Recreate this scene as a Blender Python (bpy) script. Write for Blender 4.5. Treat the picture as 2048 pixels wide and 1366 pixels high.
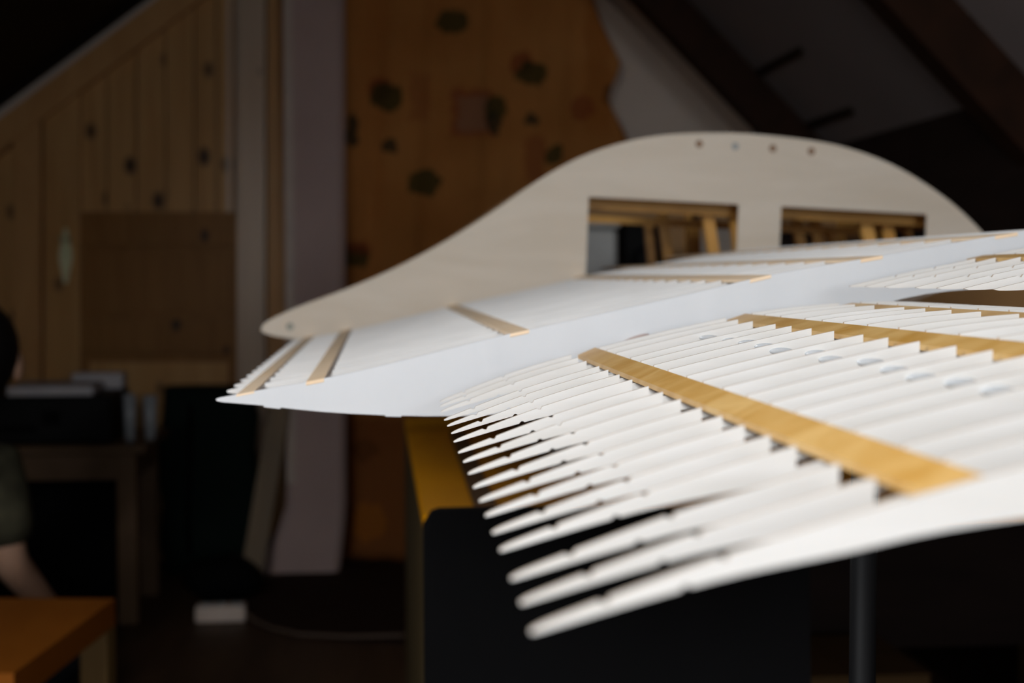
import bpy, bmesh, math, random
from mathutils import Vector, Matrix
from mathutils.geometry import tessellate_polygon

random.seed(7)
for o in list(bpy.data.objects):
    bpy.data.objects.remove(o, do_unlink=True)
SC = bpy.context.scene
COL = SC.collection

# ------------------------------------------------------------------ camera
EYE = Vector((0.0, 0.0, 1.05))
FPX = 2844.4                     # 50 mm on a 36 mm wide sensor, 2048 px frame
VPX, VPY = 755.0, 552.0          # where the span direction (+Y) vanishes
n_ = math.sqrt((VPX-1024)**2 + (683-VPY)**2 + FPX**2)
s_t = -(VPX-1024)/n_
c_t = math.sqrt(1-s_t*s_t)
s_p = (683-VPY)/n_/c_t
c_p = math.sqrt(1-s_p*s_p)
FWD = Vector((s_t*c_p, c_t*c_p, -s_p))
RGT = Vector((c_t, -s_t, 0))
UPV = RGT.cross(FWD)
cam_d = bpy.data.cameras.new('camera')
cam_d.sensor_width = 36.0
cam_d.lens = 50.0
cam_d.clip_start = 0.02
cam_d.dof.use_dof = True
cam_d.dof.focus_distance = 0.90
cam_d.dof.aperture_fstop = 6.6
cam = bpy.data.objects.new('camera', cam_d)
M = Matrix((RGT, UPV, -FWD)).transposed().to_4x4()
M.translation = EYE
cam.matrix_world = M
COL.objects.link(cam)
SC.camera = cam

# ------------------------------------------------------------------ light
w = bpy.data.worlds.new('overcast_sky')
w.use_nodes = True
w.node_tree.nodes['Background'].inputs[0].default_value = (0.62, 0.74, 1.0, 1)
w.node_tree.nodes['Background'].inputs[1].default_value = 0.6
SC.world = w

# the attic: ridge along Y, a skylight in the left roof slope beside the camera
def zl(x): return 2.678 + 0.757*x        # left roof slope
def zr(x): return 2.94 - x               # right roof slope
XR, XL, XT = 1.47, -1.58, (2.94-2.678)/1.757
YB, YF = 5.32, -2.2
SKX0, SKX1, SKY0, SKY1 = -1.38, -0.55, -0.75, 0.10
ld = bpy.data.lights.new('skylight_daylight', 'AREA')
ld.shape = 'RECTANGLE'
ld.size = 1.0
ld.size_y = SKY1-SKY0-0.06
ld.energy = 30.0
ld.color = (0.945, 0.975, 1.0)
lo = bpy.data.objects.new('skylight_daylight', ld)
xm = (SKX0+SKX1)/2
inn = Vector((0.757, 0, -1)).normalized()
lo.location = Vector((xm, (SKY0+SKY1)/2, zl(xm))) - inn*0.05
lo.rotation_euler = (-inn).to_track_quat('Z', 'Y').to_euler()
tx = Vector((1, 0, 0.757)).normalized()
lo.matrix_world = Matrix((tx, (-inn).cross(tx), -inn)).transposed().to_4x4() @ Matrix.Identity(4)
lo.location = Vector((xm, (SKY0+SKY1)/2, zl(xm))) - inn*0.05
COL.objects.link(lo)

# unseen gable window behind the camera, added to brighten the background
GWX0, GWX1, GWZ0, GWZ1 = 0.30, 1.10, 1.00, 1.62
l2 = bpy.data.lights.new('added_gable_fill', 'AREA')
l2.shape = 'RECTANGLE'
l2.size = GWX1-GWX0-0.08
l2.size_y = GWZ1-GWZ0-0.08
l2.energy = 6.0
l2.color = (0.945, 0.975, 1.0)
l2o = bpy.data.objects.new('added_gable_fill', l2)
l2o.location = ((GWX0+GWX1)/2, YF-0.04, (GWZ0+GWZ1)/2)
l2o.rotation_euler = (math.radians(90), 0, 0)
COL.objects.link(l2o)

vs = SC.view_settings
vs.view_transform = 'Standard'
vs.look = 'None'
vs.gamma = 1.0
vs.use_curve_mapping = False
vs.exposure = 1.38

# ------------------------------------------------------------------ helpers
def P(px, py, Y):
    """point of the plane y = Y seen at pixel (px, py) of the 2048x1366 frame"""
    d = RGT*((px-1024)/FPX) + UPV*((683-py)/FPX) + FWD
    return EYE + d*(Y/d.y)

def XZ(pts, Y):
    r = []
    for a in pts:
        p = P(a[0], a[1], Y)
        r.append((p.x, p.z))
    return r

WORLD = {}
def tag(o, label=None, cat=None, group=None, kind=None):
    if label: o['label'] = label
    if cat: o['category'] = cat
    if group: o['group'] = group
    if kind: o['kind'] = kind
    return o

def thing(name, loc, label, cat, group=None):
    o = bpy.data.objects.new(name, None)
    o.empty_display_size = 0.05
    o.location = loc
    WORLD[o] = Vector(loc)
    COL.objects.link(o)
    return tag(o, label, cat, group)

def place(o, parent, c):
    WORLD[o] = Vector(c)
    COL.objects.link(o)
    if parent is not None:
        o.parent = parent
        o.location = Vector(c) - WORLD[parent]
    else:
        o.location = c
    return o

def mk(name, verts, faces, mat, parent=None, smooth=False, origin=None):
    verts = [Vector(v) for v in verts]
    lo_ = Vector((min(v.x for v in verts), min(v.y for v in verts), min(v.z for v in verts)))
    hi_ = Vector((max(v.x for v in verts), max(v.y for v in verts), max(v.z for v in verts)))
    c = Vector(origin) if origin is not None else (lo_+hi_)/2
    me = bpy.data.meshes.new(name)
    me.from_pydata([v-c for v in verts], [], faces)
    me.materials.append(mat)
    bm = bmesh.new(); bm.from_mesh(me)
    bmesh.ops.recalc_face_normals(bm, faces=bm.faces)
    bm.to_mesh(me); bm.free()
    if smooth:
        for p in me.polygons: p.use_smooth = True
    o = bpy.data.objects.new(name, me)
    return place(o, parent, c)

def mkbm(name, bm, mat, parent=None, smooth=False):
    vs_ = [v.co.copy() for v in bm.verts]
    lo_ = Vector((min(v.x for v in vs_), min(v.y for v in vs_), min(v.z for v in vs_)))
    hi_ = Vector((max(v.x for v in vs_), max(v.y for v in vs_), max(v.z for v in vs_)))
    c = (lo_+hi_)/2
    for v in bm.verts: v.co -= c
    bmesh.ops.recalc_face_normals(bm, faces=bm.faces)
    me = bpy.data.meshes.new(name)
    bm.to_mesh(me); bm.free()
    me.materials.append(mat)
    if smooth:
        for p in me.polygons: p.use_smooth = True
    o = bpy.data.objects.new(name, me)
    return place(o, parent, c)

def box(name, x0, x1, y0, y1, z0, z1, mat, parent=None, bevel=0.0, rotz=0.0, pivot=None, seg=1):
    bm = bmesh.new()
    vv = [bm.verts.new((x, y, z)) for x in (x0, x1) for y in (y0, y1) for z in (z0, z1)]
    for f in ((0,1,3,2),(4,6,7,5),(0,4,5,1),(2,3,7,6),(0,2,6,4),(1,5,7,3)):
        bm.faces.new([vv[i] for i in f])
    if bevel:
        bmesh.ops.recalc_face_normals(bm, faces=bm.faces)
        bmesh.ops.bevel(bm, geom=list(bm.edges), offset=bevel, segments=seg, affect='EDGES', profile=0.5)
    if rotz:
        pv = Vector(pivot) if pivot else Vector(((x0+x1)/2, (y0+y1)/2, 0))
        bmesh.ops.rotate(bm, cent=pv, matrix=Matrix.Rotation(rotz, 3, 'Z'), verts=bm.verts)
    return mkbm(name, bm, mat, parent)

def slab(outer, holes, y0, y1):
    """polygon in XZ with holes, extruded along Y"""
    loops = [outer] + list(holes)
    tri = tessellate_polygon([[Vector((p[0], p[1], 0)) for p in l] for l in loops])
    flat = [p for l in loops for p in l]
    n = len(flat)
    verts = [(p[0], y0, p[1]) for p in flat] + [(p[0], y1, p[1]) for p in flat]
    faces = []
    for t in tri:
        faces.append(tuple(t))
        faces.append(tuple(i+n for i in reversed(t)))
    k = 0
    for l in loops:
        m = len(l)
        for i in range(m):
            a, b = k+i, k+(i+1) % m
            faces.append((a, b, b+n, a+n))
        k += m
    return verts, faces

def plate(name, outer, holes, y0, y1, mat, parent=None, origin=None, edge=None):
    v, f = slab(outer, holes, y0, y1)
    o = mk(name, v, f, mat, parent, origin=origin)
    if edge:
        o.data.materials.append(edge)
        for p in o.data.polygons:
            if len(p.vertices) == 4: p.material_index = 1
    return o

def slabx(name, outer, x0, x1, mat, parent=None):
    """polygon in YZ extruded along X"""
    v, f = slab(outer, [], x0, x1)
    v = [(b, a, c) for a, b, c in v]
    return mk(name, v, f, mat, parent)

def extr(name, pts, vec, mat, parent=None):
    n = len(pts)
    pts = [Vector(p) for p in pts]
    vec = Vector(vec)
    v = pts + [p+vec for p in pts]
    f = [tuple(range(n)), tuple(range(2*n-1, n-1, -1))]
    for i in range(n):
        j = (i+1) % n
        f.append((i, j, j+n, i+n))
    return mk(name, v, f, mat, parent)

def tube(name, path, r, mat, parent=None, seg=10, cap=True):
    path = [Vector(p) for p in path]
    rs = r if isinstance(r, (list, tuple)) else [r]*len(path)
    verts, faces = [], []
    ref = None
    for i, p in enumerate(path):
        t = (path[min(i+1, len(path)-1)] - path[max(i-1, 0)]).normalized()
        if ref is None:
            ref = t.orthogonal().normalized()
        else:
            ref = (ref - t*ref.dot(t)).normalized()
        b = t.cross(ref)
        for k in range(seg):
            a = 2*math.pi*k/seg
            verts.append(p + (ref*math.cos(a) + b*math.sin(a))*rs[i])
    for i in range(len(path)-1):
        for k in range(seg):
            a, c = i*seg+k, i*seg+(k+1) % seg
            faces.append((a, c, c+seg, a+seg))
    if cap:
        faces.append(tuple(range(seg-1, -1, -1)))
        faces.append(tuple(range((len(path)-1)*seg, len(path)*seg)))
    o = mk(name, verts, faces, mat, parent)
    for p in o.data.polygons:
        p.use_smooth = len(p.vertices) == 4
    return o

def lathe(name, prof, c, mat, parent=None, seg=20):
    verts, faces = [], []
    for r, z in prof:
        for k in range(seg):
            a = 2*math.pi*k/seg
            verts.append((c[0]+r*math.cos(a), c[1]+r*math.sin(a), c[2]+z))
    for i in range(len(prof)-1):
        for k in range(seg):
            a, b = i*seg+k, i*seg+(k+1) % seg
            faces.append((a, b, b+seg, a+seg))
    faces.append(tuple(range(seg-1, -1, -1)))
    faces.append(tuple(range((len(prof)-1)*seg, len(prof)*seg)))
    o = mk(name, verts, faces, mat, parent)
    for p in o.data.polygons: p.use_smooth = len(p.vertices) == 4
    return o

def blob(name, c, r, mat, parent=None, u=14, v=9, warp=None):
    bm = bmesh.new()
    bmesh.ops.create_uvsphere(bm, u_segments=u, v_segments=v, radius=1.0)
    for q in bm.verts:
        p = Vector((q.co.x*r[0], q.co.y*r[1], q.co.z*r[2]))
        if warp: p = warp(p)
        q.co = p + Vector(c)
    return mkbm(name, bm, mat, parent, smooth=True)

# ------------------------------------------------------------------ materials
def base_mat(name):
    m = bpy.data.materials.new(name)
    m.use_nodes = True
    nt = m.node_tree
    b = nt.nodes['Principled BSDF']
    return m, nt, b

def plain(name, col, rough=0.5, metal=0.0, var=0.08, scale=8.0, spec=0.5, bump=0.0):
    m, nt, b = base_mat(name)
    tc = nt.nodes.new('ShaderNodeTexCoord')
    nz = nt.nodes.new('ShaderNodeTexNoise')
    nz.inputs['Scale'].default_value = scale
    nz.inputs['Detail'].default_value = 4
    nt.links.new(tc.outputs['Object'], nz.inputs['Vector'])
    rp = nt.nodes.new('ShaderNodeValToRGB')
    rp.color_ramp.elements[0].position = 0.3
    rp.color_ramp.elements[1].position = 0.7
    rp.color_ramp.elements[0].color = (*[c*(1-var) for c in col], 1)
    rp.color_ramp.elements[1].color = (*[min(1, c*(1+var)) for c in col], 1)
    nt.links.new(nz.outputs['Fac'], rp.inputs['Fac'])
    nt.links.new(rp.outputs['Color'], b.inputs['Base Color'])
    b.inputs['Roughness'].default_value = rough
    b.inputs['Metallic'].default_value = metal
    b.inputs['Specular IOR Level'].default_value = spec
    if bump:
        bp = nt.nodes.new('ShaderNodeBump')
        bp.inputs['Strength'].default_value = bump
        bp.inputs['Distance'].default_value = 0.002
        nt.links.new(nz.outputs['Fac'], bp.inputs['Height'])
        nt.links.new(bp.outputs['Normal'], b.inputs['Normal'])
    return m

def wood(name, c1, c2, stretch=(30, 30, 2), rough=0.45, knots=None, knotcol=(0.02, 0.01, 0.005), spec=0.5, kscale=(5, 5, 3.2)):
    m, nt, b = base_mat(name)
    L = nt.links
    tc = nt.nodes.new('ShaderNodeTexCoord')
    oi = nt.nodes.new('ShaderNodeObjectInfo')
    ad = nt.nodes.new('ShaderNodeVectorMath'); ad.operation = 'ADD'
    ml = nt.nodes.new('ShaderNodeMath'); ml.operation = 'MULTIPLY'
    ml.inputs[1].default_value = 17.0
    L.new(oi.outputs['Random'], ml.inputs[0])
    L.new(tc.outputs['Object'], ad.inputs[0])
    L.new(ml.outputs[0], ad.inputs[1])
    mp = nt.nodes.new('ShaderNodeMapping')
    mp.inputs['Scale'].default_value = stretch
    L.new(ad.outputs[0], mp.inputs['Vector'])
    nz = nt.nodes.new('ShaderNodeTexNoise')
    nz.inputs['Scale'].default_value = 1.0
    nz.inputs['Detail'].default_value = 5
    nz.inputs['Distortion'].default_value = 0.6
    L.new(mp.outputs[0], nz.inputs['Vector'])
    rp = nt.nodes.new('ShaderNodeValToRGB')
    rp.color_ramp.elements[0].position = 0.32
    rp.color_ramp.elements[1].position = 0.68
    rp.color_ramp.elements[0].color = (*c1, 1)
    rp.color_ramp.elements[1].color = (*c2, 1)
    L.new(nz.outputs['Fac'], rp.inputs['Fac'])
    out = rp.outputs['Color']
    if knots:
        mk_ = nt.nodes.new('ShaderNodeMapping')
        mk_.inputs['Scale'].default_value = kscale
        L.new(ad.outputs[0], mk_.inputs['Vector'])
        vo = nt.nodes.new('ShaderNodeTexVoronoi')
        vo.inputs['Scale'].default_value = 1.0
        L.new(mk_.outputs[0], vo.inputs['Vector'])
        kr = nt.nodes.new('ShaderNodeValToRGB')
        kr.color_ramp.elements[0].position = knots*0.5
        kr.color_ramp.elements[0].color = (1, 1, 1, 1)
        kr.color_ramp.elements[1].position = knots
        kr.color_ramp.elements[1].color = (0, 0, 0, 1)
        L.new(vo.outputs['Distance'], kr.inputs['Fac'])
        mx = nt.nodes.new('ShaderNodeMix'); mx.data_type = 'RGBA'
        L.new(kr.outputs['Color'], mx.inputs[0])
        L.new(out, mx.inputs[6])
        mx.inputs[7].default_value = (*knotcol, 1)
        out = mx.outputs[2]
    L.new(out, b.inputs['Base Color'])
    b.inputs['Roughness'].default_value = rough
    b.inputs['Specular IOR Level'].default_value = spec
    return m

PLY = wood('birch_plywood', (0.74, 0.72, 0.68), (0.80, 0.785, 0.755), (6, 40, 60), 0.40)
EDGE = plain('laser_cut_edge', (0.46, 0.37, 0.29), 0.7)
PLYROOT = wood('pale_root_plywood', (0.675, 0.69, 0.705), (0.72, 0.735, 0.75), (16, 40, 5), 0.5)
PLYC = wood('birch_plywood_centre', (0.72, 0.71, 0.69), (0.79, 0.78, 0.76), (6, 40, 60), 0.5)
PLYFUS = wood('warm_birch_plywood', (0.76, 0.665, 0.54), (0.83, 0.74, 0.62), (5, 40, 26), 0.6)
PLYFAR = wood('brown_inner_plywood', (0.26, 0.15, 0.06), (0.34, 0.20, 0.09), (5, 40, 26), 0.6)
STRY = wood('yellow_spruce_strip', (0.47, 0.245, 0.05), (0.62, 0.39, 0.14), (25, 30, 25), 0.4)
STRT = wood('tan_spruce_strip', (0.93, 0.69, 0.45), (0.97, 0.76, 0.54), (20, 8, 20), 0.5)
INNER = wood('amber_pine_strip', (0.62, 0.31, 0.06), (0.76, 0.41, 0.10), (14, 14, 14), 0.5)
DOWEL = plain('dowel_end_grain', (0.34, 0.21, 0.13), 0.7)
PUTTY = plain('grey_putty', (0.40, 0.40, 0.34), 0.7)
PINE = wood('knotty_pine', (0.58, 0.31, 0.105), (0.72, 0.42, 0.165), (22, 22, 1.5), 0.4, knots=0.2, knotcol=(0.06, 0.03, 0.014), kscale=(7, 0.001, 4.5), spec=0.22)
PINE_DIM = wood('knotty_pine_dim', (0.29, 0.13, 0.026), (0.36, 0.17, 0.042), (22, 22, 1.5), 0.45, knots=0.15, knotcol=(0.05, 0.025, 0.012), kscale=(7, 0.001, 4.5), spec=0.22)  # same door pine, weaker gloss reflection put into a darker colour
PINE_LIT = wood('knotty_pine_lit', (0.66, 0.50, 0.36), (0.76, 0.60, 0.44), (22, 22, 1.5), 0.33, knots=0.13, knotcol=(0.06, 0.03, 0.014), kscale=(7, 0.001, 4.5))  # same door pine, gloss reflection put into a paler colour
CASING = wood('pine_casing', (0.60, 0.31, 0.11), (0.70, 0.39, 0.15), (12, 12, 3), 0.4, spec=0.25)
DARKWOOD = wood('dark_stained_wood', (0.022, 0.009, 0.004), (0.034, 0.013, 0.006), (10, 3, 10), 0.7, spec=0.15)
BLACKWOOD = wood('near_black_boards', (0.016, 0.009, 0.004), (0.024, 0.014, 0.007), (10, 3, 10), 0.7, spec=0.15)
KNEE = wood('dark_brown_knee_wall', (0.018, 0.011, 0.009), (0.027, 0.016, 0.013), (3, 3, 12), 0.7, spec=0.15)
GREYPANEL = plain('grey_roof_panel', (0.30, 0.26, 0.255), 0.8, var=0.06, scale=2.0, spec=0.2)
PLASTER = plain('white_plaster', (0.80, 0.69, 0.60), 0.9, var=0.05, scale=3.0, spec=0.2)
FLOOR = wood('worn_brown_floor', (0.055, 0.028, 0.014), (0.085, 0.045, 0.022), (12, 1.5, 4), 0.55, spec=0.3)
POSTM = plain('pinkish_white_paint', (0.64, 0.48, 0.445), 0.75, var=0.06, scale=4.0, spec=0.25)
ORANGE = wood('orange_pine_top', (0.82, 0.33, 0.002), (0.92, 0.40, 0.004), (14, 2, 10), 0.5, spec=0.2)
DESKSIDE = wood('olive_brown_board', (0.075, 0.05, 0.016), (0.10, 0.068, 0.024), (8, 8, 2), 0.5)
TABLEO = wood('orange_veneer', (0.30, 0.085, 0.006), (0.35, 0.105, 0.009), (14, 4, 10), 0.5, spec=0.25)
BLACKP = plain('black_plastic', (0.004, 0.004, 0.0045), 0.6, spec=0.15)
BLACKF = plain('black_fabric', (0.004, 0.004, 0.0045), 0.9, spec=0.1)
BRASS = plain('aged_brass', (0.90, 0.98, 0.62), 0.25, metal=0.1)
GREENF = plain('dark_green_cloth', (0.006, 0.014, 0.011), 0.9, spec=0.2)
REDF = plain('dark_red_cloth', (0.05, 0.006, 0.006), 0.9, spec=0.2)
PAPER = plain('white_paper', (0.55, 0.53, 0.55), 0.8)
WHITEP = plain('white_plastic', (0.70, 0.58, 0.50), 0.5)
CORD = plain('brown_cord', (0.13, 0.085, 0.06), 0.7)
CARD = plain('brown_cardboard', (0.50, 0.28, 0.11), 0.85)
BROWNTAB = wood('brown_table_wood', (0.10, 0.055, 0.025), (0.14, 0.08, 0.04), (6, 6, 6), 0.5, spec=0.25)
CARDD = plain('dark_cardboard', (0.13, 0.075, 0.03), 0.9, spec=0.2)
GREYP = plain('pale_grey_plastic', (0.42, 0.43, 0.42), 0.5)
MATM = plain('dark_brown_mat', (0.035, 0.018, 0.012), 0.95, spec=0.1)
SKIN = plain('skin', (0.52, 0.31, 0.21), 0.55, var=0.04)
HAIR = plain('black_hair', (0.006, 0.005, 0.005), 0.6, spec=0.2)
SHIRT = plain('olive_camouflage_shirt', (0.055, 0.052, 0.032), 0.9, var=0.6, scale=14, spec=0.2)
TROUS = plain('dark_trousers', (0.02, 0.022, 0.026), 0.9, spec=0.2)
LEAN = wood('yellow_brown_plank', (0.17, 0.10, 0.03), (0.22, 0.135, 0.045), (14, 14, 2), 0.5)
gm, nt, b = base_mat('clear_glass')
b.inputs['Base Color'].default_value = (0.85, 0.9, 0.95, 1)
b.inputs['Transmission Weight'].default_value = 0.6
b.inputs['Roughness'].default_value = 0.15
GLASS = gm
gm, nt, b = base_mat('glossy_clear_glue')
b.inputs['Base Color'].default_value = (0.80, 0.83, 0.86, 1)
b.inputs['Roughness'].default_value = 0.06
b.inputs['Transmission Weight'].default_value = 0.55
GLUE = gm

# ------------------------------------------------------------------ room shell
def struct(o): o['kind'] = 'structure'; return o
struct(box('floor', XL-0.1, XR+0.1, YF, YB+0.1, -0.06, 0.0, FLOOR))
gable = [(XL-0.06, 0), (XR+0.06, 0), (XR+0.06, zr(XR)+0.04), (XT, zr(XT)+0.1), (XL-0.06, zl(XL)+0.04)]
struct(plate('wall_back', gable, [], YB, YB+0.08, PLASTER))
struct(plate('wall_front', gable, [[(GWX0, GWZ0), (GWX1, GWZ0), (GWX1, GWZ1), (GWX0, GWZ1)]], YF-0.08, YF, PLASTER))
wg = struct(thing('window_added', ((GWX0+GWX1)/2, YF, GWZ0), None, None))  # frame of the added, unseen gable window
for a_ in ((GWX0, GWX1, GWZ0, GWZ0+0.04), (GWX0, GWX1, GWZ1-0.04, GWZ1), (GWX0, GWX0+0.04, GWZ0+0.04, GWZ1-0.04), (GWX1-0.04, GWX1, GWZ0+0.04, GWZ1-0.04)):
    box('window_frame', a_[0], a_[1], YF-0.03, YF+0.02, a_[2], a_[3], PLASTER, wg)
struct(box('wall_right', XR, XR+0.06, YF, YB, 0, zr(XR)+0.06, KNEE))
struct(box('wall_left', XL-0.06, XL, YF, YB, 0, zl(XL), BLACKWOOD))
# left slope, boarded, with the skylight opening
def lq(name, x0, x1, y0, y1, mat, parent=None, up=0.0, th=0.03):
    a = []
    for x, y in ((x0, y0), (x1, y0), (x1, y1), (x0, y1)):
        a.append(Vector((x, y, zl(x))) - inn*up)
    return extr(name, a, -inn*th, mat, parent)
cl = struct(thing('ceiling', (0, 0, 2.8), None, None))
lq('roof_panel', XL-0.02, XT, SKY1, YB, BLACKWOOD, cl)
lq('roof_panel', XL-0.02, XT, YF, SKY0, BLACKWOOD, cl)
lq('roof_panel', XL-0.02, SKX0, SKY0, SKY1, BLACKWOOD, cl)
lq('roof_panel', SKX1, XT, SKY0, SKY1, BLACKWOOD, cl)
# right slope: grey panels between rafters, with open joints
inr = Vector((-1, 0, -1)).normalized()
def rq(name, x0, x1, y0, y1, mat, parent=None, up=0.0, th=0.02):
    a = []
    for x, y in ((x0, y0), (x1, y0), (x1, y1), (x0, y1)):
        a.append(Vector((x, y, zr(x))) - inr*up)
    return extr(name, a, -inr*th, mat, parent)
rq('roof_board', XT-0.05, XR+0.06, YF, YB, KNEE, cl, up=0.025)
RAFY = [4.60, 3.12, 1.64, 0.16, -1.32]
edges = [YB] + RAFY + [YF]
for i in range(len(edges)-1):
    y1, y0 = edges[i], edges[i+1]
    rq('roof_panel', XT, XR, y0+0.03, y1-0.03+(0.03 if i == 0 else 0), PLASTER if i == 0 else GREYPANEL, cl)
for y in RAFY:
    d = 0.17
    pts = [(XT, zr(XT)), (XR, zr(XR)), (XR, zr(XR)-d), (XT+0.0, zr(XT)-d)]
    plate('rafter', pts, [], y-0.045, y+0.045, DARKWOOD, cl)
# dark battens across the grey panel that shows
for (x, ya, yb) in ((1.23, 4.07, 4.52), (1.397, 4.11, 4.52)):
    rq('stripe', x-0.007, x+0.007, ya, yb, BLACKWOOD, cl, up=-0.012, th=0.012)
# skylight window frame
wn = struct(thing('window_1', (xm, (SKY0+SKY1)/2, zl(xm)), None, None))
fw = 0.05
lq('window_frame', SKX0, SKX1, SKY0, SKY0+fw, PINE, wn, up=-0.02, th=0.09)
lq('window_frame', SKX0, SKX1, SKY1-fw, SKY1, PINE, wn, up=-0.02, th=0.09)
lq('window_frame', SKX0, SKX0+fw, SKY0+fw, SKY1-fw, PINE, wn, up=-0.02, th=0.09)
lq('window_frame', SKX1-fw, SKX1, SKY0+fw, SKY1-fw, PINE, wn, up=-0.02, th=0.09)

# ------------------------------------------------------------------ pine door under the sloping roof
YD = 5.26
door = struct(thing('door_1', P(300, 1110, YD), None, None))
def dq(name, pts, y0, y1, mat, parent=None):
    return plate(name, XZ(pts, 5.24), [], y0, y1, mat, parent if parent else door)
def sl(x):       # pixel height of the underside of the sloping casing
    return 292 - (x-20)*0.757
FLR = 1120
dq('stile', [(88, FLR), (160, FLR), (160, sl(160)), (88, sl(88))], YD-0.02, YD+0.03, PINE)
dq('stile', [(474, FLR), (530, FLR), (530, -20), (474, -20)], YD-0.02, YD+0.03, PINE_LIT)
dq('rail', [(160, 490), (474, 490), (474, 424), (160, 424)], YD-0.02, YD+0.03, PINE_DIM)
dq('rail', [(160, 706), (474, 706), (474, 640), (160, 640)], YD-0.02, YD+0.03, PINE_DIM)
dq('rail', [(160, FLR), (474, FLR), (474, 1040), (160, 1040)], YD-0.02, YD+0.03, PINE_DIM)
xs = [160, 212, 272, 330, 388, 432, 468]
for i in range(6):
    a, c = xs[i]+1.5, xs[i+1]-1.5
    dq('plank', [(a, 424), (c, 424), (c, sl(c)), (a, sl(a))], YD-0.004-(0.004 if i % 2 else 0), YD+0.02, PINE)
dq('lit_bevel', [(452, 424), (462, 424), (462, -20), (452, -20)], YD-0.015, YD-0.009, PINE_LIT)  # pale strip paints the light caught on the panel's bevelled edge
dq('panel', [(160, 640), (474, 640), (474, 490), (160, 490)], YD+0.008, YD+0.02, PINE_DIM)
dq('raised_panel', [(178, 625), (455, 625), (455, 505), (178, 505)], YD-0.006, YD+0.009, PINE_DIM)
dq('panel', [(160, 1040), (474, 1040), (474, 706), (160, 706)], YD+0.008, YD+0.02, PINE_DIM)
dq('raised_panel', [(178, 1020), (455, 1020), (455, 725), (178, 725)], YD-0.006, YD+0.009, PINE)
# lock plate and lever
dp = []
for k in range(28):
    a = 2*math.pi*k/28
    wv = 14 + 3*math.cos(4*a)
    dp.append((132+wv*math.cos(a)*0.8, 512-56*math.sin(a)))
hp = dq('handle_plate', dp, YD-0.028, YD-0.02, BRASS)
hc = P(132, 478, YD)
tube('handle', [(hc.x, YD-0.028, hc.z), (hc.x, YD-0.065, hc.z), (hc.x+0.02, YD-0.072, hc.z), (hc.x+0.0, YD-0.074, hc.z-0.008)], [0.009, 0.009, 0.011, 0.010], BRASS, hp)
# casing
tr = struct(thing('trim_1', P(300, 1115, 5.2), None, None))
dq('casing', [(30, FLR), (84, FLR), (84, sl(84)), (30, sl(30))], YD-0.04, YD+0.04, CASING, tr)
dq('casing', [(536, FLR), (572, FLR), (572, -70), (536, -70)], YD-0.04, YD+0.04, CASING, tr)
sc = [(-20, sl(-20)), (470, sl(470)), (470, sl(470)-66), (-20, sl(-20)-66)]
dq('casing', sc, YD-0.05, YD+0.04, CASING, tr)
# boards left of the door
xs = [-110, -62, -18, 28]
for i in range(3):
    a, c = xs[i]+1, xs[i+1]-1
    dq('wall_board', [(a, FLR), (c, FLR), (c, sl(c)), (a, sl(a))], YD+0.02, YD+0.05, PINE, tr)

# ------------------------------------------------------------------ model aircraft in plywood
air = thing('model_aircraft', (0.45, 1.6, 0.86), 'large unfinished plywood model aircraft with bare wing ribs and flat cabin side', 'model aircraft')

def interp(pl, x):
    for i in range(len(pl)-1):
        if pl[i][0] <= x <= pl[i+1][0]:
            t = (x-pl[i][0])/(pl[i+1][0]-pl[i][0])
            return pl[i][1] + t*(pl[i+1][1]-pl[i][1])
    return pl[0][1] if x < pl[0][0] else pl[-1][1]

def smooth_pl(pl, n=4):
    """Catmull-Rom refinement of a polyline"""
    out = []
    for i in range(len(pl)-1):
        p0 = pl[max(i-1, 0)]; p1 = pl[i]; p2 = pl[i+1]; p3 = pl[min(i+2, len(pl)-1)]
        for k in range(n):
            t = k/n
            q = []
            for a in range(2):
                q.append(0.5*((2*p1[a]) + (-p0[a]+p2[a])*t + (2*p0[a]-5*p1[a]+4*p2[a]-p3[a])*t*t + (-p0[a]+3*p1[a]-3*p2[a]+p3[a])*t**3))
            out.append(tuple(q))
    out.append(pl[-1])
    return out

def notched(pl, slots=(), vees=(), sgn=-1):
    """cut square slots (xa, xb, depth) and small vees (x, halfwidth, depth) into a polyline sorted by x"""
    res = []
    spans = [(a, b) for a, b, d in slots] + [(x-h, x+h) for x, h, d in vees]
    for p in pl:
        if not any(a <= p[0] <= b for a, b in spans):
            res.append(p)
    for a, b, d in slots:
        za, zb = interp(pl, a), interp(pl, b)
        res += [(a, za), (a+1e-5, za+sgn*d), (b-1e-5, zb+sgn*d), (b, zb)]
    for x, h, d in vees:
        z = interp(pl, x)
        res += [(x-h, interp(pl, x-h)), (x-h*0.25, z+sgn*d), (x+h*0.45, z+sgn*d), (x+h, interp(pl, x+h))]
    return sorted(res)

# outer panel rib: metres, X along the chord, Z relative to eye height
E = EYE.z
TOP = [(0.0425, -0.0970), (0.0432, -0.0963), (0.0475, -0.0942), (0.0615, -0.0889), (0.0745, -0.0841), (0.089, -0.0790), (0.1003, -0.0753),
       (0.13, -0.0665), (0.160, -0.0585), (0.19, -0.0510), (0.23, -0.0417), (0.288, -0.0298), (0.33, -0.0242), (0.377, -0.0207),
       (0.42, -0.0204), (0.46, -0.024), (0.50, -0.033), (0.53, -0.046), (0.54, -0.055)]
BOT = [(0.0425, -0.0971), (0.0432, -0.0974), (0.0475, -0.0963), (0.0615, -0.0923), (0.08, -0.0872), (0.1003, -0.0822), (0.13, -0.0766), (0.158, -0.0710), (0.2, -0.0660), (0.28, -0.0600), (0.36, -0.0600),
       (0.45, -0.064), (0.52, -0.066), (0.539, -0.058)]
TOPS = smooth_pl(TOP, 3); BOTS = smooth_pl(BOT, 3)
ST1 = (0.1578, 0.1715)
ST2 = (0.2780, 0.2930)
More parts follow.
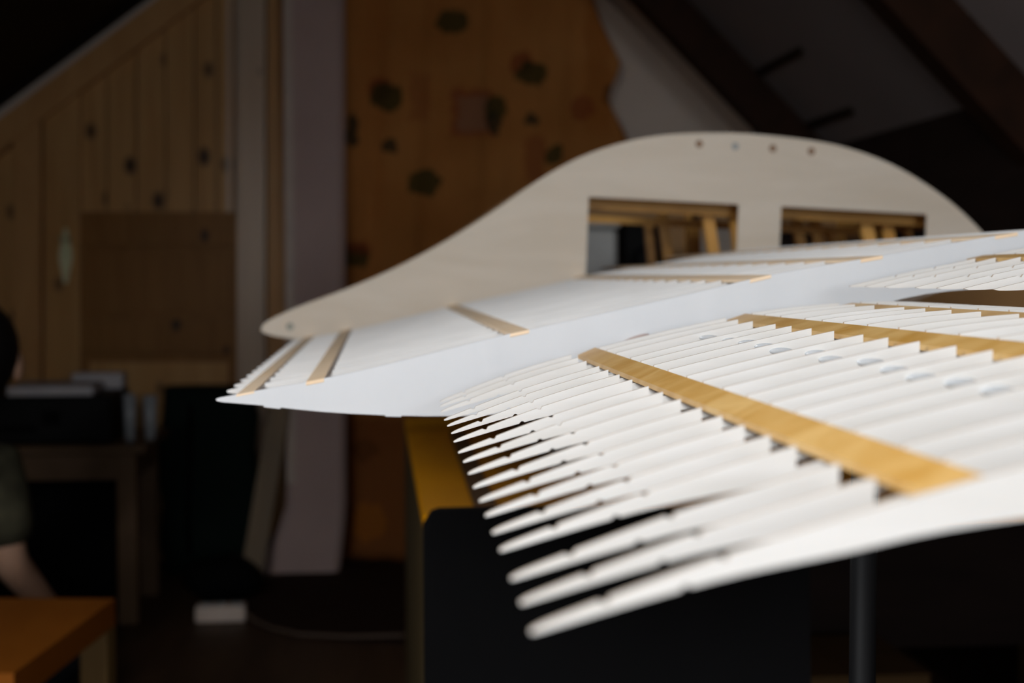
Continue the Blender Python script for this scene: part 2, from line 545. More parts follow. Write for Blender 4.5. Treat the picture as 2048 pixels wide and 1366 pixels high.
ST3 = (0.3660, 0.3810)
tip_px = [(880, 805), (880, 814), (882, 825), (888, 842), (894, 854), (902, 869), (907, 886), (916, 908), (926, 927), (936, 951),
          (946, 979), (958, 1007), (970, 1037), (984, 1072), (999, 1108), (1021, 1167), (1040, 1217), (1061, 1277)]
RY = [1.1*(804.0-VPY)/(y-VPY) for x, y in tip_px]
TH = 0.0022
for i, Y in enumerate(RY):
    dx = P(tip_px[i][0], tip_px[i][1], Y).x - 0.0425
    dx = max(-0.004, min(0.006, dx))
    jv = random.uniform(-0.0012, 0.0012)
    top = notched(TOPS, ([(ST1[0]-0.0080, ST1[1], 0.0078)] if i < 17 else []) + [(ST2[0]-0.006, ST2[1], 0.0070), (ST3[0]-0.003, ST3[1], 0.0066)],
                  [(0.0625+jv, 0.0017, 0.0011), (0.0950+jv, 0.0017, 0.0011)])
    bot = notched(BOTS, [], [(0.0845+jv, 0.0017, 0.0010)], sgn=1)
    ol = [(x + dx*max(0, (0.12-x)/0.0775), z+E) for x, z in top + bot[::-1][1:-1]]
    rb = plate('rib', ol, [], Y-TH/2, Y+TH/2, PLY, air, edge=EDGE)
    if 2 <= i <= 16:
        x = 0.243 + random.uniform(-0.004, 0.004)
        z = interp(TOPS, x) + E - 0.0052
        blob('glue_fillet', (x, Y-TH/2-0.0005, z), (0.0075, 0.0016, 0.0022), GLUE, rb, 12, 8)

def strip(name, xr, prof, y0, y1, th, mat, drop=0.0006, ends=True):
    a, c = xr
    dl, dr = drop if isinstance(drop, tuple) else (drop, drop)
    za, zc = interp(prof, a)+E-dl, interp(prof, c)+E-dr
    o = plate(name, [(a, za), (c, zc), (c, zc-th), (a, za-th)], [], y0, y1, mat, air)
    return o
for s_, yy in ((ST1, RY[-1]+0.0015), (ST2, RY[-1]-0.003), (ST3, RY[-1]-0.003)):
    strip('stringer', s_, TOPS, yy, RY[0]+0.02, 0.0030, STRY, drop=(0.0034, 0.0010))
strip('stringer', (0.515, 0.528), TOPS, RY[-1]-0.003, RY[0]+0.02, 0.003, STRY, drop=-0.001)

# forward rib row whose thin ends overhang the outer panel
TOP2 = [(0.371, -0.0082), (0.374, -0.0072), (0.392, -0.0030), (0.427, 0.0046), (0.455, 0.0098), (0.478, 0.0150), (0.52, 0.0235), (0.58, 0.032), (0.66, 0.036), (0.74, 0.030), (0.80, 0.014), (0.83, -0.006)]
BOT2 = [(0.371, -0.0088), (0.385, -0.0087), (0.41, -0.0070), (0.45, -0.0040), (0.52, -0.0015), (0.62, -0.003), (0.74, -0.010), (0.829, -0.0075)]
T2 = smooth_pl(TOP2, 3); B2 = smooth_pl(BOT2, 3)
for i, Y in enumerate(RY[:15]):
    t = notched(T2, [(0.474, 0.490, 0.0035)], [(0.408, 0.0018, 0.0013), (0.440, 0.0018, 0.0013)])
    plate('rib', [(x, z+E) for x, z in t + B2[::-1][1:-1]], [], Y-TH/2, Y+TH/2, PLY, air, edge=EDGE)
strip('stringer', (0.476, 0.490), T2, RY[14]-0.002, RY[0]+0.02, 0.003, STRY)

# tall root rib between outer panel and centre section
YM = 1.15
mt = [(432, 798), (440, 795), (470, 789.5), (520, 780), (560, 773), (600, 766), (650, 756), (700, 746), (800, 722), (900, 697), (1000, 672), (1050, 661), (1200, 628),
      (1400, 583), (1543, 549), (1700, 522), (1800, 505), (1900, 487), (1982, 473), (2048, 463), (2150, 452), (2250, 447), (2350, 448), (2500, 462), (2650, 500), (2730, 560)]
mb = [(432, 800), (445, 804), (520, 810), (600, 819), (700, 827), (850, 832), (1000, 828), (1150, 805), (1300, 766), (1450, 716), (1600, 662), (1750, 612), (1850, 588),
      (1950, 578), (2048, 574), (2300, 580), (2550, 592), (2730, 562)]
MT = smooth_pl(XZ(mt, YM), 2); MB = smooth_pl(XZ(mb, YM), 2)
MTr = [(x, z-E) for x, z in MT]
def mx(px): return P(px, 700, YM).x
CST = [(mx(472), mx(508)), (mx(612), mx(648)), (mx(1020), mx(1058)), (mx(1498), mx(1540)), (mx(1718), mx(1762)), (mx(1985), mx(2030))]
bt = notched(MB, [(mx(527), mx(560), 0.0012), (mx(770), mx(802), 0.0010)], [], sgn=-1)
mtn = notched(MT, [(a, b_, 0.0030 if k else 0.0018) for k, (a, b_) in enumerate(CST)])
root = plate('root_rib', mtn + bt[::-1][1:-1], [], YM-0.0015, YM+0.0015, PLYROOT, air)
# a smear of dried glue at its foot
gp = P(1268, 681, YM-0.004)
blob('glue_smear', gp, (0.013, 0.003, 0.0035), plain('brown_glue', (0.42, 0.33, 0.30), 0.35), root, 12, 8,
     warp=lambda p: Vector((p.x, p.y, p.z + p.x*0.35)))

# centre section ribs up to the fuselage
YFUS = 2.23
CB = [(x, z+0.004*min(1, max(0, (x-mx(480))/0.08))) for x, z in MB]
CB[0] = (MB[0][0], MB[0][1]); CB[-1] = MB[-1]
sl_c = []
for k, (a, b_) in enumerate(CST):
    sl_c.append((a-(0.004 if k >= 2 else 0), b_+(0.004 if k in (1,) else 0.002 if k == 0 else 0), 0.0030 if k else 0.0020))
tc_ = notched(MT, sl_c)
Y = 1.232
ci = 0
while Y < YFUS-0.03:
    plate('rib', tc_ + CB[::-1][1:-1], [], Y-0.0012, Y+0.0012, PLYC, air)
    Y += 0.062; ci += 1
for k, (a, b_) in enumerate(CST):
    strip('stringer', (a, b_), MTr, YM-0.0016, YFUS+0.3, 0.0028 if k else 0.0017, STRT, drop=0.0)

# fuselage sides with cabin windows
ft = [(522, 659), (528, 648), (545, 637), (570, 625), (600, 612), (650, 594), (700, 575), (750, 554), (800, 531), (850, 505), (900, 477), (950, 446), (1000, 413), (1050, 378), (1100, 346),
      (1150, 319), (1200, 299), (1250, 284), (1300, 274), (1350, 268.5), (1420, 266), (1500, 268), (1600, 278), (1660, 288), (1700, 298), (1750, 315), (1800, 338), (1850, 368),
      (1900, 404), (1940, 440), (1975, 478), (1988, 500)]
fb = [(522, 661), (532, 667), (550, 672), (590, 678), (650, 681), (720, 690), (850, 715), (1000, 740), (1250, 765), (1500, 770), (1650, 730), (1760, 645), (1850, 592), (1920, 565), (1980, 530), (1990, 505)]
FT = smooth_pl(XZ(ft, YFUS), 3)
FB = smooth_pl(XZ(fb, YFUS), 3)
fus_out = FT + FB[::-1][1:-1]
W1 = XZ([(1177, 394), (1477, 409), (1469, 585), (1170, 578)], YFUS)
W2 = XZ([(1562, 413), (1853, 429), (1848, 565), (1555, 578)], YFUS)
def circ(px, py, r):
    c = P(px, py, YFUS); k = YFUS/FPX
    return [(c.x + r*k*math.cos(2*math.pi*i/14), c.z + r*k*math.sin(2*math.pi*i/14)) for i in range(14)]
dots = [(1398, 288), (1470, 293), (1545, 297), (1622, 303)]
fs = plate('fuselage_side', fus_out, [W1, W2] + [circ(x, y, 8) for x, y in dots] + [circ(580, 653, 8)], YFUS-0.002, YFUS+0.002, PLYFUS, air)
for k, (x, y) in enumerate(dots):
    plate('dowel', circ(x, y, 8), [], YFUS-0.0012, YFUS+0.004, GREYP if k == 1 else DOWEL, fs)
plate('dowel', circ(580, 653, 8), [], YFUS-0.0012, YFUS+0.004, PUTTY, fs)
YF2 = YFUS+0.56
def shf(pts, dz=0): return [(x, z+dz) for x, z in pts]
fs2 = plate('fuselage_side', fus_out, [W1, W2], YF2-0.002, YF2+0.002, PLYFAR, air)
# cabin rails and slanting uprights seen through the windows
def bar(name, a, b_, y0, y1, wdt, mat):
    a = Vector((a[0], 0, a[1])); b_ = Vector((b_[0], 0, b_[1]))
    t = (b_-a).normalized(); nrm = Vector((-t.z, 0, t.x))*wdt/2
    return plate(name, [((q).x, (q).z) for q in (a-nrm, b_-nrm, b_+nrm, a+nrm)], [], y0, y1, mat, air)
ya = YFUS+0.06
p1, p2 = P(1120, 403, ya), P(1900, 442, ya)
bar('cabin_rail', (p1.x, p1.z), (p2.x, p2.z), ya-0.006, ya+0.006, 0.021, INNER)
yb = YFUS+0.30
p1, p2 = P(1060, 432, yb), P(1760, 466, yb)
bar('cabin_rail', (p1.x, p1.z), (p2.x, p2.z), yb-0.006, yb+0.006, 0.013, INNER)
for (xa, ya_, xb, yb_, Yd, wd) in ((1408, 392, 1432, 540, ya+0.02, 0.018), (1462, 392, 1478, 540, ya+0.02, 0.012), (1323, 428, 1342, 560, yb, 0.018),
                             (1296, 440, 1306, 560, yb+0.06, 0.016), (1385, 455, 1392, 560, yb+0.1, 0.022),
                             (1722, 415, 1752, 540, ya+0.02, 0.020), (1765, 415, 1790, 540, ya+0.03, 0.018), (1592, 440, 1612, 560, yb, 0.018), (1628, 440, 1648, 560, yb, 0.018),
                             (1810, 450, 1835, 540, yb, 0.012), (1650, 455, 1690, 540, yb+0.08, 0.012)):
    a, b_ = P(xa, ya_, Yd), P(xb, yb_, Yd)
    bar('cabin_upright', (a.x, a.z), (b_.x, b_.z), Yd-0.008, Yd+0.008, wd, INNER)
# cross frames joining the two fuselage sides
for px in (1520, 1080, 1895):
    c = P(px, 560, YFUS)
    zt = interp(FT, c.x) - 0.012
    zb_ = interp(FB, c.x) + 0.012
    Fx = [(YFUS+0.002, zb_), (YF2-0.002, zb_), (YF2-0.002, zt), (YFUS+0.002, zt)]
    v, f = slab(Fx, [[(YFUS+0.05, zb_+0.03), (YF2-0.05, zb_+0.03), (YF2-0.05, zt-0.03), (YFUS+0.05, zt-0.03)]], c.x-0.0015, c.x+0.0015)
    mk('cross_frame', [(b3, a3, c3) for a3, b3, c3 in v], f, INNER, air)

# ------------------------------------------------------------------ pine desk that carries the fuselage
DZ = 0.75
DX0, DX1, DY0, DY1 = 0.056, 1.42, 1.78, 3.00
desk = thing('pine_desk', (0.64, 2.4, 0), 'orange pine desk with slab sides under the model fuselage', 'desk')
box('desk_top', DX0, DX1, DY0, DY1, DZ-0.022, DZ, ORANGE, desk, 0.002)
box('side_panel', DX0, DX0+0.018, DY0+0.004, DY1-0.02, 0, DZ-0.022, DESKSIDE, desk)
box('side_panel', DX1-0.018, DX1, DY0+0.004, DY1-0.02, 0, DZ-0.022, DESKSIDE, desk)
box('back_panel', DX0+0.018, DX1-0.018, DY1-0.06, DY1-0.045, 0.25, DZ-0.022, KNEE, desk)
# cradle under the fuselage
zf = min(z for x, z in FB)
for k, xx in enumerate((0.30, 0.78)):
    zb_ = min(interp(FB, xx+q*0.005) for q in range(-7, 8)) - 0.0006
    cr = thing('foam_cradle', (xx, YFUS+0.28, DZ), ('pale grey foam block under the middle of the model fuselage, nearer its tail' if k == 0 else
               'pale grey foam block under the model fuselage nearer its nose'), 'support block', 'foam blocks under the fuselage')
    cr_o = [(YFUS-0.03, DZ), (YF2+0.03, DZ), (YF2+0.03, zb_), (YFUS-0.03, zb_)]
    slabx('block', cr_o, xx-0.03, xx+0.03, GREYP, cr)

def onplane(px, py, z):
    d = RGT*((px-1024)/FPX) + UPV*((683-py)/FPX) + FWD
    return EYE + d*((z-EYE.z)/d.z)
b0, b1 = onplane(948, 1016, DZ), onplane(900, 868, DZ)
bt_ = extr('stripe', [b0, b0+Vector((0.028, 0, 0)), b1+Vector((0.028, 0, 0)), b1], (0, 0, 0.006), BROWNTAB)  # thin dark brown strip across the desk top
tag(bt_, 'dark brown flat stripe lying on the orange pine desk top', 'stripe')

# black support stand under the outer panel
SX, SY = 0.345, 0.98
st = thing('support_stand', (SX, SY, 0), 'slim black metal stand with a crossbar holding up the wing ribs', 'stand')
zs = E + min(interp(BOTS, SX-0.01), interp(BOTS, SX+0.01)) - 0.0005
tube('pole', [(SX, SY, 0.30), (SX, SY, zs-0.018)], 0.0095, BLACKP, st, 12)
box('crossbar', SX-0.009, SX+0.009, SY-0.16, SY+0.16, zs-0.018, zs, BLACKP, st, 0.002)
for a in (20, 140, 260):
    ca, sa = math.cos(math.radians(a)), math.sin(math.radians(a))
    tube('leg', [(SX, SY, 0.36), (SX+0.10*ca, SY+0.10*sa, 0.20), (SX+0.26*ca, SY+0.26*sa, 0.012)], 0.008, BLACKP, st, 8)
lathe('hub', [(0.016, 0), (0.016, 0.08)], (SX, SY, 0.30), BLACKP, st, 12)

# ------------------------------------------------------------------ black chair pushed up to the desk
ch = thing('chair', (0.30, 1.72, 0), 'black chair pushed up to the pine desk below the wing', 'chair')
cx0, cx1, cy = 0.051, 0.50, 1.62
# backrest: rounded curved panel
def backrest():
    bm = bmesh.new()
    NX, NZ = 48, 4
    z0, z1 = 0.52, 0.783
    fr, bk = [], []
    for j in range(NZ+1):
        for i in range(NX+1):
            u = i/NX*2-1
            v = j/NZ
            x = (cx0+cx1)/2 + u*(cx1-cx0)/2
            edge = max(0, abs(u)-0.93)/0.07
            z = z0 + (z1-z0)*v
            if v == 1: z -= 0.018*edge**2 + 0.010*(u+1)/2*1.4
            if v == 0: z += 0.02*edge**2
            y = cy - 0.03*u*u + 0.02*v
            fr.append(bm.verts.new((x, y, z)))
            bk.append(bm.verts.new((x, y+0.022, z)))
    W = NX+1
    def q(l, i, j): return l[j*W+i]
    for j in range(NZ):
        for i in range(NX):
            bm.faces.new((q(fr,i,j), q(fr,i+1,j), q(fr,i+1,j+1), q(fr,i,j+1)))
            bm.faces.new((q(bk,i,j+1), q(bk,i+1,j+1), q(bk,i+1,j), q(bk,i,j)))
    for i in range(NX):
        bm.faces.new((q(fr,i,NZ), q(fr,i+1,NZ), q(bk,i+1,NZ), q(bk,i,NZ)))
        bm.faces.new((q(fr,i+1,0), q(fr,i,0), q(bk,i,0), q(bk,i+1,0)))
    for j in range(NZ):
        bm.faces.new((q(fr,0,j), q(fr,0,j+1), q(bk,0,j+1), q(bk,0,j)))
        bm.faces.new((q(fr,NX,j+1), q(fr,NX,j), q(bk,NX,j), q(bk,NX,j+1)))
    return bm
mkbm('backrest', backrest(), BLACKF, ch, smooth=False)
box('seat', cx0+0.035, cx1-0.01, 1.68, 2.08, 0.42, 0.46, BLACKF, ch, 0.012, seg=2)
for sx in (cx0+0.05, cx1-0.03):
    tube('leg', [(sx, 1.645, 0.60), (sx, 1.66, 0.42), (sx, 1.64, 0.0)], 0.011, BLACKP, ch, 8)
    tube('leg', [(sx, 2.04, 0.42), (sx, 2.06, 0.0)], 0.011, BLACKP, ch, 8)
    tube('seat_rail', [(sx, 1.66, 0.41), (sx, 2.05, 0.41)], 0.010, BLACKP, ch, 8)
def rumple(p):
    return Vector((p.x*(1+0.1*math.sin(p.y*40)), p.y, max(p.z, -0.035)+0.010*math.sin(p.x*45)+0.008*math.sin(p.y*60)))
tag(blob('red_jacket', (0.225, 1.86, 0.514), (0.115, 0.13, 0.07), REDF, None, 24, 14, warp=rumple), 'crumpled dark red jacket lying on the seat of the black chair', 'jacket')

# ------------------------------------------------------------------ things behind and under the desk
gb = thing('storage_box', (0.42, 2.90, DZ), 'pale grey storage box seen through the first cabin window', 'box')
box('box_body', 0.37, 0.480, 2.82, 2.96, DZ, 1.145, GREYP, gb, 0.008)
box('lid', 0.365, 0.485, 2.815, 2.965, 1.145, 1.16, GREYP, gb, 0.004)
bb = thing('speaker', (0.54, 2.91, DZ), 'black loudspeaker beside the pale grey storage box on the desk', 'speaker')
box('cabinet', 0.495, 0.585, 2.84, 2.97, DZ, 1.16, BLACKP, bb, 0.006)
lathe('cone', [(0.032, 0), (0.030, 0.004), (0.010, 0.001)], (0.54, 2.84, 1.08), BLACKF, bb, 16).rotation_euler = (math.radians(90), 0, 0)
cb = thing('cardboard_box', (1.19, 2.86, DZ), 'brown cardboard box standing on the desk right of the fuselage nose', 'box')
box('box_body', 0.98, 1.40, 2.82, 2.98, DZ, 1.045, CARD, cb, 0.003)
box('flap', 0.98, 1.40, 2.815, 2.82, 0.96, 1.045, CARD, cb)
cb2 = thing('cardboard_box', (0.88, 2.72, 0), 'brown cardboard box on the floor underneath the pine desk', 'box')
box('box_body', 0.74, 1.03, 2.55, 2.85, 0, 0.30, CARDD, cb2, 0.004)
box('flap', 0.74, 0.884, 2.55, 2.85, 0.30, 0.304, CARDD, cb2)
box('flap', 0.886, 1.03, 2.55, 2.85, 0.30, 0.304, CARDD, cb2)

# ------------------------------------------------------------------ pale post with flared foot, mat, curtain
YP = 5.02
pl_ = P(570, 700, YP).x; pr_ = P(690, 700, YP).x
post = thing('wooden_post', ((pl_+pr_)/2, YP+0.08, 0), 'pinkish white square post with a flared foot beside the pine door', 'post')
zt = zl(pl_)-0.01
bm = bmesh.new()
lv = [(0.004, pl_-0.105, pr_-0.025), (0.05, pl_-0.10, pr_-0.018), (0.16, pl_-0.03, pr_-0.006), (0.24, pl_-0.003, pr_), (0.30, pl_, pr_), (zt, pl_+0.004, pr_+0.004)]
rings = []
for z, a, c in lv:
    bv = 0.018
    ring = [(a+bv, YP), (c-bv, YP), (c, YP+bv), (c, YP+0.16), (a, YP+0.16), (a, YP+bv)]
    rings.append([bm.verts.new((x, y, z)) for x, y in ring])
for i in range(len(rings)-1):
    for k in range(6):
        bm.faces.new((rings[i][k], rings[i][(k+1) % 6], rings[i+1][(k+1) % 6], rings[i+1][k]))
bm.faces.new(rings[0][::-1]); bm.faces.new(rings[-1])
mkbm('shaft', bm, POSTM, post)
box('edge_strip', pl_+0.003, pl_+0.035, YP-0.008, YP, 0.32, zt-0.03, WHITEP, post)
mat_prof = [(0.60, 0), (0.60, 0.003), (0.0, 0.0035)]
mo = lathe('floor_mat', [(0.01, 0.0), (0.62, 0.0), (0.62, 0.003), (0.60, 0.0038), (0.01, 0.0038)], (0.15, 4.62, 0.0002), MATM, None, 40)
tag(mo, 'round dark brown mat on the floor in front of the pale post', 'mat')

# patterned cloth hanging on the gable wall
cm, nt, b = base_mat('patterned_cloth')
L = nt.links
YC = 5.22
CO = P(950, 500, YC)
tc = nt.nodes.new('ShaderNodeTexCoord')
sep = nt.nodes.new('ShaderNodeSeparateXYZ')
nzv = nt.nodes.new('ShaderNodeTexNoise'); nzv.inputs['Scale'].default_value = 26; nzv.inputs['Detail'].default_value = 3
L.new(tc.outputs['Object'], nzv.inputs['Vector'])
va = nt.nodes.new('ShaderNodeVectorMath'); va.operation = 'MULTIPLY_ADD'
va.inputs[1].default_value = (0.06, 0.06, 0.06)
L.new(nzv.outputs['Color'], va.inputs[0]); L.new(tc.outputs['Object'], va.inputs[2])
L.new(va.outputs[0], sep.inputs[0])
nb = nt.nodes.new('ShaderNodeTexNoise'); nb.inputs['Scale'].default_value = 3.5
L.new(tc.outputs['Object'], nb.inputs['Vector'])
rp = nt.nodes.new('ShaderNodeValToRGB')
rp.color_ramp.elements[0].color = (0.52, 0.205, 0.05, 1); rp.color_ramp.elements[0].position = 0.35
rp.color_ramp.elements[1].color = (0.62, 0.265, 0.072, 1); rp.color_ramp.elements[1].position = 0.65
L.new(nb.outputs['Fac'], rp.inputs['Fac'])
cur = rp.outputs['Color']
def mth(op, a, bb_=None, clamp=False):
    m_ = nt.nodes.new('ShaderNodeMath'); m_.operation = op; m_.use_clamp = clamp
    for k, v_ in enumerate((a, bb_)):
        if v_ is None: continue
        if isinstance(v_, (int, float)): m_.inputs[k].default_value = v_
        else: L.new(v_, m_.inputs[k])
    return m_.outputs[0]
def motif(px, py, rx, ry, col, square=False, strength=0.85):
    global cur
    c = P(px, py, YC) - CO
    k = YC/FPX
    dx = mth('DIVIDE', mth('SUBTRACT', sep.outputs['X'], c.x+0.03), rx*k)
    dz = mth('DIVIDE', mth('SUBTRACT', sep.outputs['Z'], c.z+0.03), ry*k)
    if square:
        dd = mth('MAXIMUM', mth('ABSOLUTE', dx), mth('ABSOLUTE', dz))
    else:
        dd = mth('ADD', mth('MULTIPLY', dx, dx), mth('MULTIPLY', dz, dz))
    f = mth('MULTIPLY', mth('MULTIPLY', mth('SUBTRACT', 1.25, dd), 3.0, True), strength)
    mx_ = nt.nodes.new('ShaderNodeMix'); mx_.data_type = 'RGBA'
    L.new(f, mx_.inputs[0]); L.new(cur, mx_.inputs[6]); mx_.inputs[7].default_value = (*col, 1)
    cur = mx_.outputs[2]
GR = (0.045, 0.05, 0.012); RD = (0.30, 0.055, 0.02); PL = (0.42, 0.22, 0.12); DG = (0.03, 0.035, 0.02)
motif(945, 225, 38, 42, RD, True, 0.7); motif(945, 228, 27, 32, PL, True, 0.7)
motif(760, 178, 24, 24, RD, False, 0.7); motif(1045, 128, 24, 22, RD, False, 0.7); motif(840, 195, 18, 42, RD, True, 0.35)
for a in ((772, 195, 32, 28), (905, 45, 32, 24), (1062, 148, 30, 24), (990, 215, 22, 22), (988, 248, 13, 20), (1063, 243, 12, 12), (780, 292, 14, 11),
          (850, 365, 32, 24), (704, 262, 12, 34), (1110, 310, 20, 18), (712, 510, 26, 22), (800, 610, 24, 22), (1215, 190, 12, 20), (730, 900, 26, 22)):
    motif(*a, GR if a[2] > 15 else DG)
motif(760, 985, 330, 150, (0.24, 0.075, 0.02), True, 0.8); motif(738, 1045, 34, 38, (0.5, 0.17, 0.02), False, 0.7)
motif(1195, 130, 22, 120, (0.42, 0.13, 0.02), True, 0.5); motif(1165, 215, 22, 26, RD, False, 0.6); motif(1070, 320, 20, 40, RD, True, 0.5)
motif(715, 495, 26, 14, RD, False, 0.6)
L.new(cur, b.inputs['Base Color'])
b.inputs['Roughness'].default_value = 0.9
b.inputs['Specular IOR Level'].default_value = 0.2
redge = [(-60, 1172), (0, 1184), (20, 1190), (75, 1215), (130, 1240), (160, 1230), (190, 1213), (220, 1222), (270, 1250), (340, 1275), (420, 1290), (700, 1295), (1090, 1290)]
ledge = 600
NX, NZ = 60, 50
verts, faces = [], []
for j in range(NZ+1):
    py = -60 + (1118+60)*j/NZ
    xr_ = interp(redge, py)
    for i in range(NX+1):
        px = ledge + (xr_-ledge)*i/NX
        dy = 0.012*math.sin(px*0.045) + 0.008*math.sin(px*0.11+py*0.004)
        p = P(px, py, YC)
        verts.append((p.x, YC + dy - 0.01, p.z))
for j in range(NZ):
    for i in range(NX):
        a = j*(NX+1)+i
        faces.append((a, a+1, a+NX+2, a+NX+1))
cu = mk('hanging_cloth', verts, faces, cm, None, smooth=True, origin=CO)
sm = cu.modifiers.new('thickness', 'SOLIDIFY'); sm.thickness = 0.003
tag(cu, 'orange brown cloth with dark leaf motifs hanging on the end wall', 'wall cloth')

# ------------------------------------------------------------------ low table on the left with its things
lt = thing('low_table', (-1.08, 4.55, 0), 'dark brown wooden table by the pine door carrying a black case', 'table')
TX0, TX1, TY0, TY1, TZ = -1.45, -0.722, 4.33, 4.78, 0.545
box('table_top', TX0-0.02, TX1+0.03, TY0-0.02, TY1+0.02, TZ-0.025, TZ, BROWNTAB, lt, 0.003)
box('apron', TX0, TX1, TY0+0.004, TY0+0.024, TZ-0.105, TZ-0.025, BROWNTAB, lt)
box('apron', TX0, TX1, TY1-0.024, TY1-0.004, TZ-0.105, TZ-0.025, BROWNTAB, lt)
box('apron', TX1-0.024, TX1-0.004, TY0+0.03, TY1-0.03, TZ-0.105, TZ-0.025, BROWNTAB, lt)
box('apron', TX0+0.004, TX0+0.024, TY0+0.03, TY1-0.03, TZ-0.105, TZ-0.025, BROWNTAB, lt)
for (x, y) in ((TX0, TY0), (TX1-0.06, TY0), (TX0, TY1-0.06), (TX1-0.06, TY1-0.06)):
    box('leg', x, x+0.06, y, y+0.06, 0, TZ-0.025, BROWNTAB, lt, 0.003)
case = thing('equipment_case', (-0.98, 4.5, TZ), 'black equipment case lying on the dark brown table', 'case')
box('case_body', -1.30, -0.80, 4.36, 4.70, TZ, TZ+0.145, BLACKP, case, 0.012, seg=2)
box('latch', -1.0, -0.95, 4.352, 4.36, TZ+0.06, TZ+0.10, BLACKF, case)
box('handle', -1.14, -1.02, 4.345, 4.36, TZ+0.04, TZ+0.055, BLACKF, case)
pz = TZ+0.1455
tag(box('paper_stack', -1.11, -0.86, 4.37, 4.60, pz, pz+0.028, PAPER, None, 0.003, rotz=0.04), 'flat stack of white papers on top of the black equipment case', 'papers')
tag(box('open_magazine', -0.97, -0.81, 4.62, 4.695, pz, pz+0.05, PAPER, None, 0.004, rotz=-0.03), 'pale folded magazine behind the papers on the black case', 'magazine')
for k, (x, y, h, r) in enumerate(((-0.755, 4.42, 0.145, 0.020), (-0.70, 4.46, 0.135, 0.022))):
    g = lathe('drinking_glass', [(r*0.8, 0), (r, h), (r-0.003, h), (r*0.8-0.003, 0.008)], (x, y, TZ+0.0005), GLASS, None, 20)
    tag(g, 'tall clear drinking glass on the table, ' + ('next to the black case' if k == 0 else 'nearest the table corner'), 'glass', 'glasses on the dark table')

crate = thing('storage_crate', (-1.08, 4.6, 0), 'black open crate on the floor underneath the dark brown table', 'crate')
box('bottom', -1.36, -0.82, 4.46, 4.70, 0.0, 0.012, BLACKF, crate)
box('crate_side', -1.36, -0.82, 4.45, 4.46, 0.0, 0.40, BLACKF, crate)
box('crate_side', -1.36, -0.82, 4.70, 4.71, 0.0, 0.40, BLACKF, crate)
box('crate_side', -1.37, -1.36, 4.45, 4.71, 0.0, 0.40, BLACKF, crate)
box('crate_side', -0.82, -0.81, 4.45, 4.71, 0.0, 0.40, BLACKF, crate)

# dark green sack and leaning plank
def sack(p):
    return Vector((p.x*(1.0-0.06*math.sin(p.z*8)), p.y, max(p.z, -0.33)))
bp = P(435, 900, 4.95)
sk = thing('laundry_sack', (bp.x, 5.0, 0), 'dark green cloth sack standing between the table and the pale post', 'sack')
bm = bmesh.new()
bmesh.ops.create_cube(bm, size=1.0)
bmesh.ops.subdivide_edges(bm, edges=list(bm.edges), cuts=5, use_grid_fill=True)
for v in bm.verts:
    x, y, z = v.co
    k = 1 - 0.12*(abs(z)*2)**4
    rnd = 1 - 0.10*(abs(x*2)**3)*(abs(y*2)**3)
    v.co = Vector((x*0.34*k*rnd + 0.008*math.sin(z*25), y*0.15*k*rnd + 0.008*math.sin(x*30+z*14), z*0.66))
    v.co += Vector((bp.x-0.045, 5.10, 0.331))
mkbm('bag', bm, GREENF, sk, smooth=True)
tube('strap', [(bp.x-0.10, 5.03, 0.60), (bp.x-0.10, 5.012, 0.45), (bp.x-0.11, 5.012, 0.25), (bp.x-0.11, 5.025, 0.08)], 0.010, BLACKF, sk, 8)
db = blob('dark_bag', (P(445, 1150, 4.6).x, 4.62, 0.075), (0.13, 0.09, 0.075), BLACKF, None, 18, 12, warp=lambda p: Vector((p.x, p.y, p.z+0.006*math.sin(p.x*40))))
tag(db, 'black soft bag on the floor behind the white power strip', 'bag')
a0, a1 = P(478, 1128, 4.86), P(552, 800, 4.98)
a0.z = 0.012
u = Vector((0.06, 0, 0.0))
pk = extr('leaning_plank', [a0, a0+Vector((0.075, 0, 0.003)), a1+Vector((0.05, 0, 0)), a1+Vector((-0.02, 0, 0))], (0, 0.02, 0), LEAN)
tag(pk, 'yellow brown plank leaning against the pale post', 'plank')

# white power strip with its cord
pa, pb_ = P(390, 1240, 4.33), P(490, 1240, 4.33)
ps = thing('power_strip', ((pa.x+pb_.x)/2, 4.36, 0), 'white power strip on the floor with a trailing cord', 'power strip')
box('housing', pa.x, pb_.x, 4.33, 4.39, 0.0005, 0.05, WHITEP, ps, 0.006, seg=2)
for k in range(3):
    xk = pa.x + 0.03 + k*0.045
    lathe('socket', [(0.016, 0), (0.016, 0.003), (0.013, 0.003), (0.012, 0.001)], (xk, 4.36, 0.0495), GREYP, ps, 14)
cp = [P(488, 1222, 4.36), P(510, 1232, 4.3), P(545, 1245, 4.2), P(600, 1256, 4.12), P(700, 1262, 4.08), P(815, 1262, 4.08)]
for i, q in enumerate(cp): q.z = 0.012 if i else 0.03
cp2 = smooth_path = []
for i in range(len(cp)-1):
    for k in range(5):
        t = k/5
        cp2.append(cp[i].lerp(cp[i+1], t))
cp2.append(cp[-1])
tube('cord', cp2, 0.0055, CORD, ps, 8)

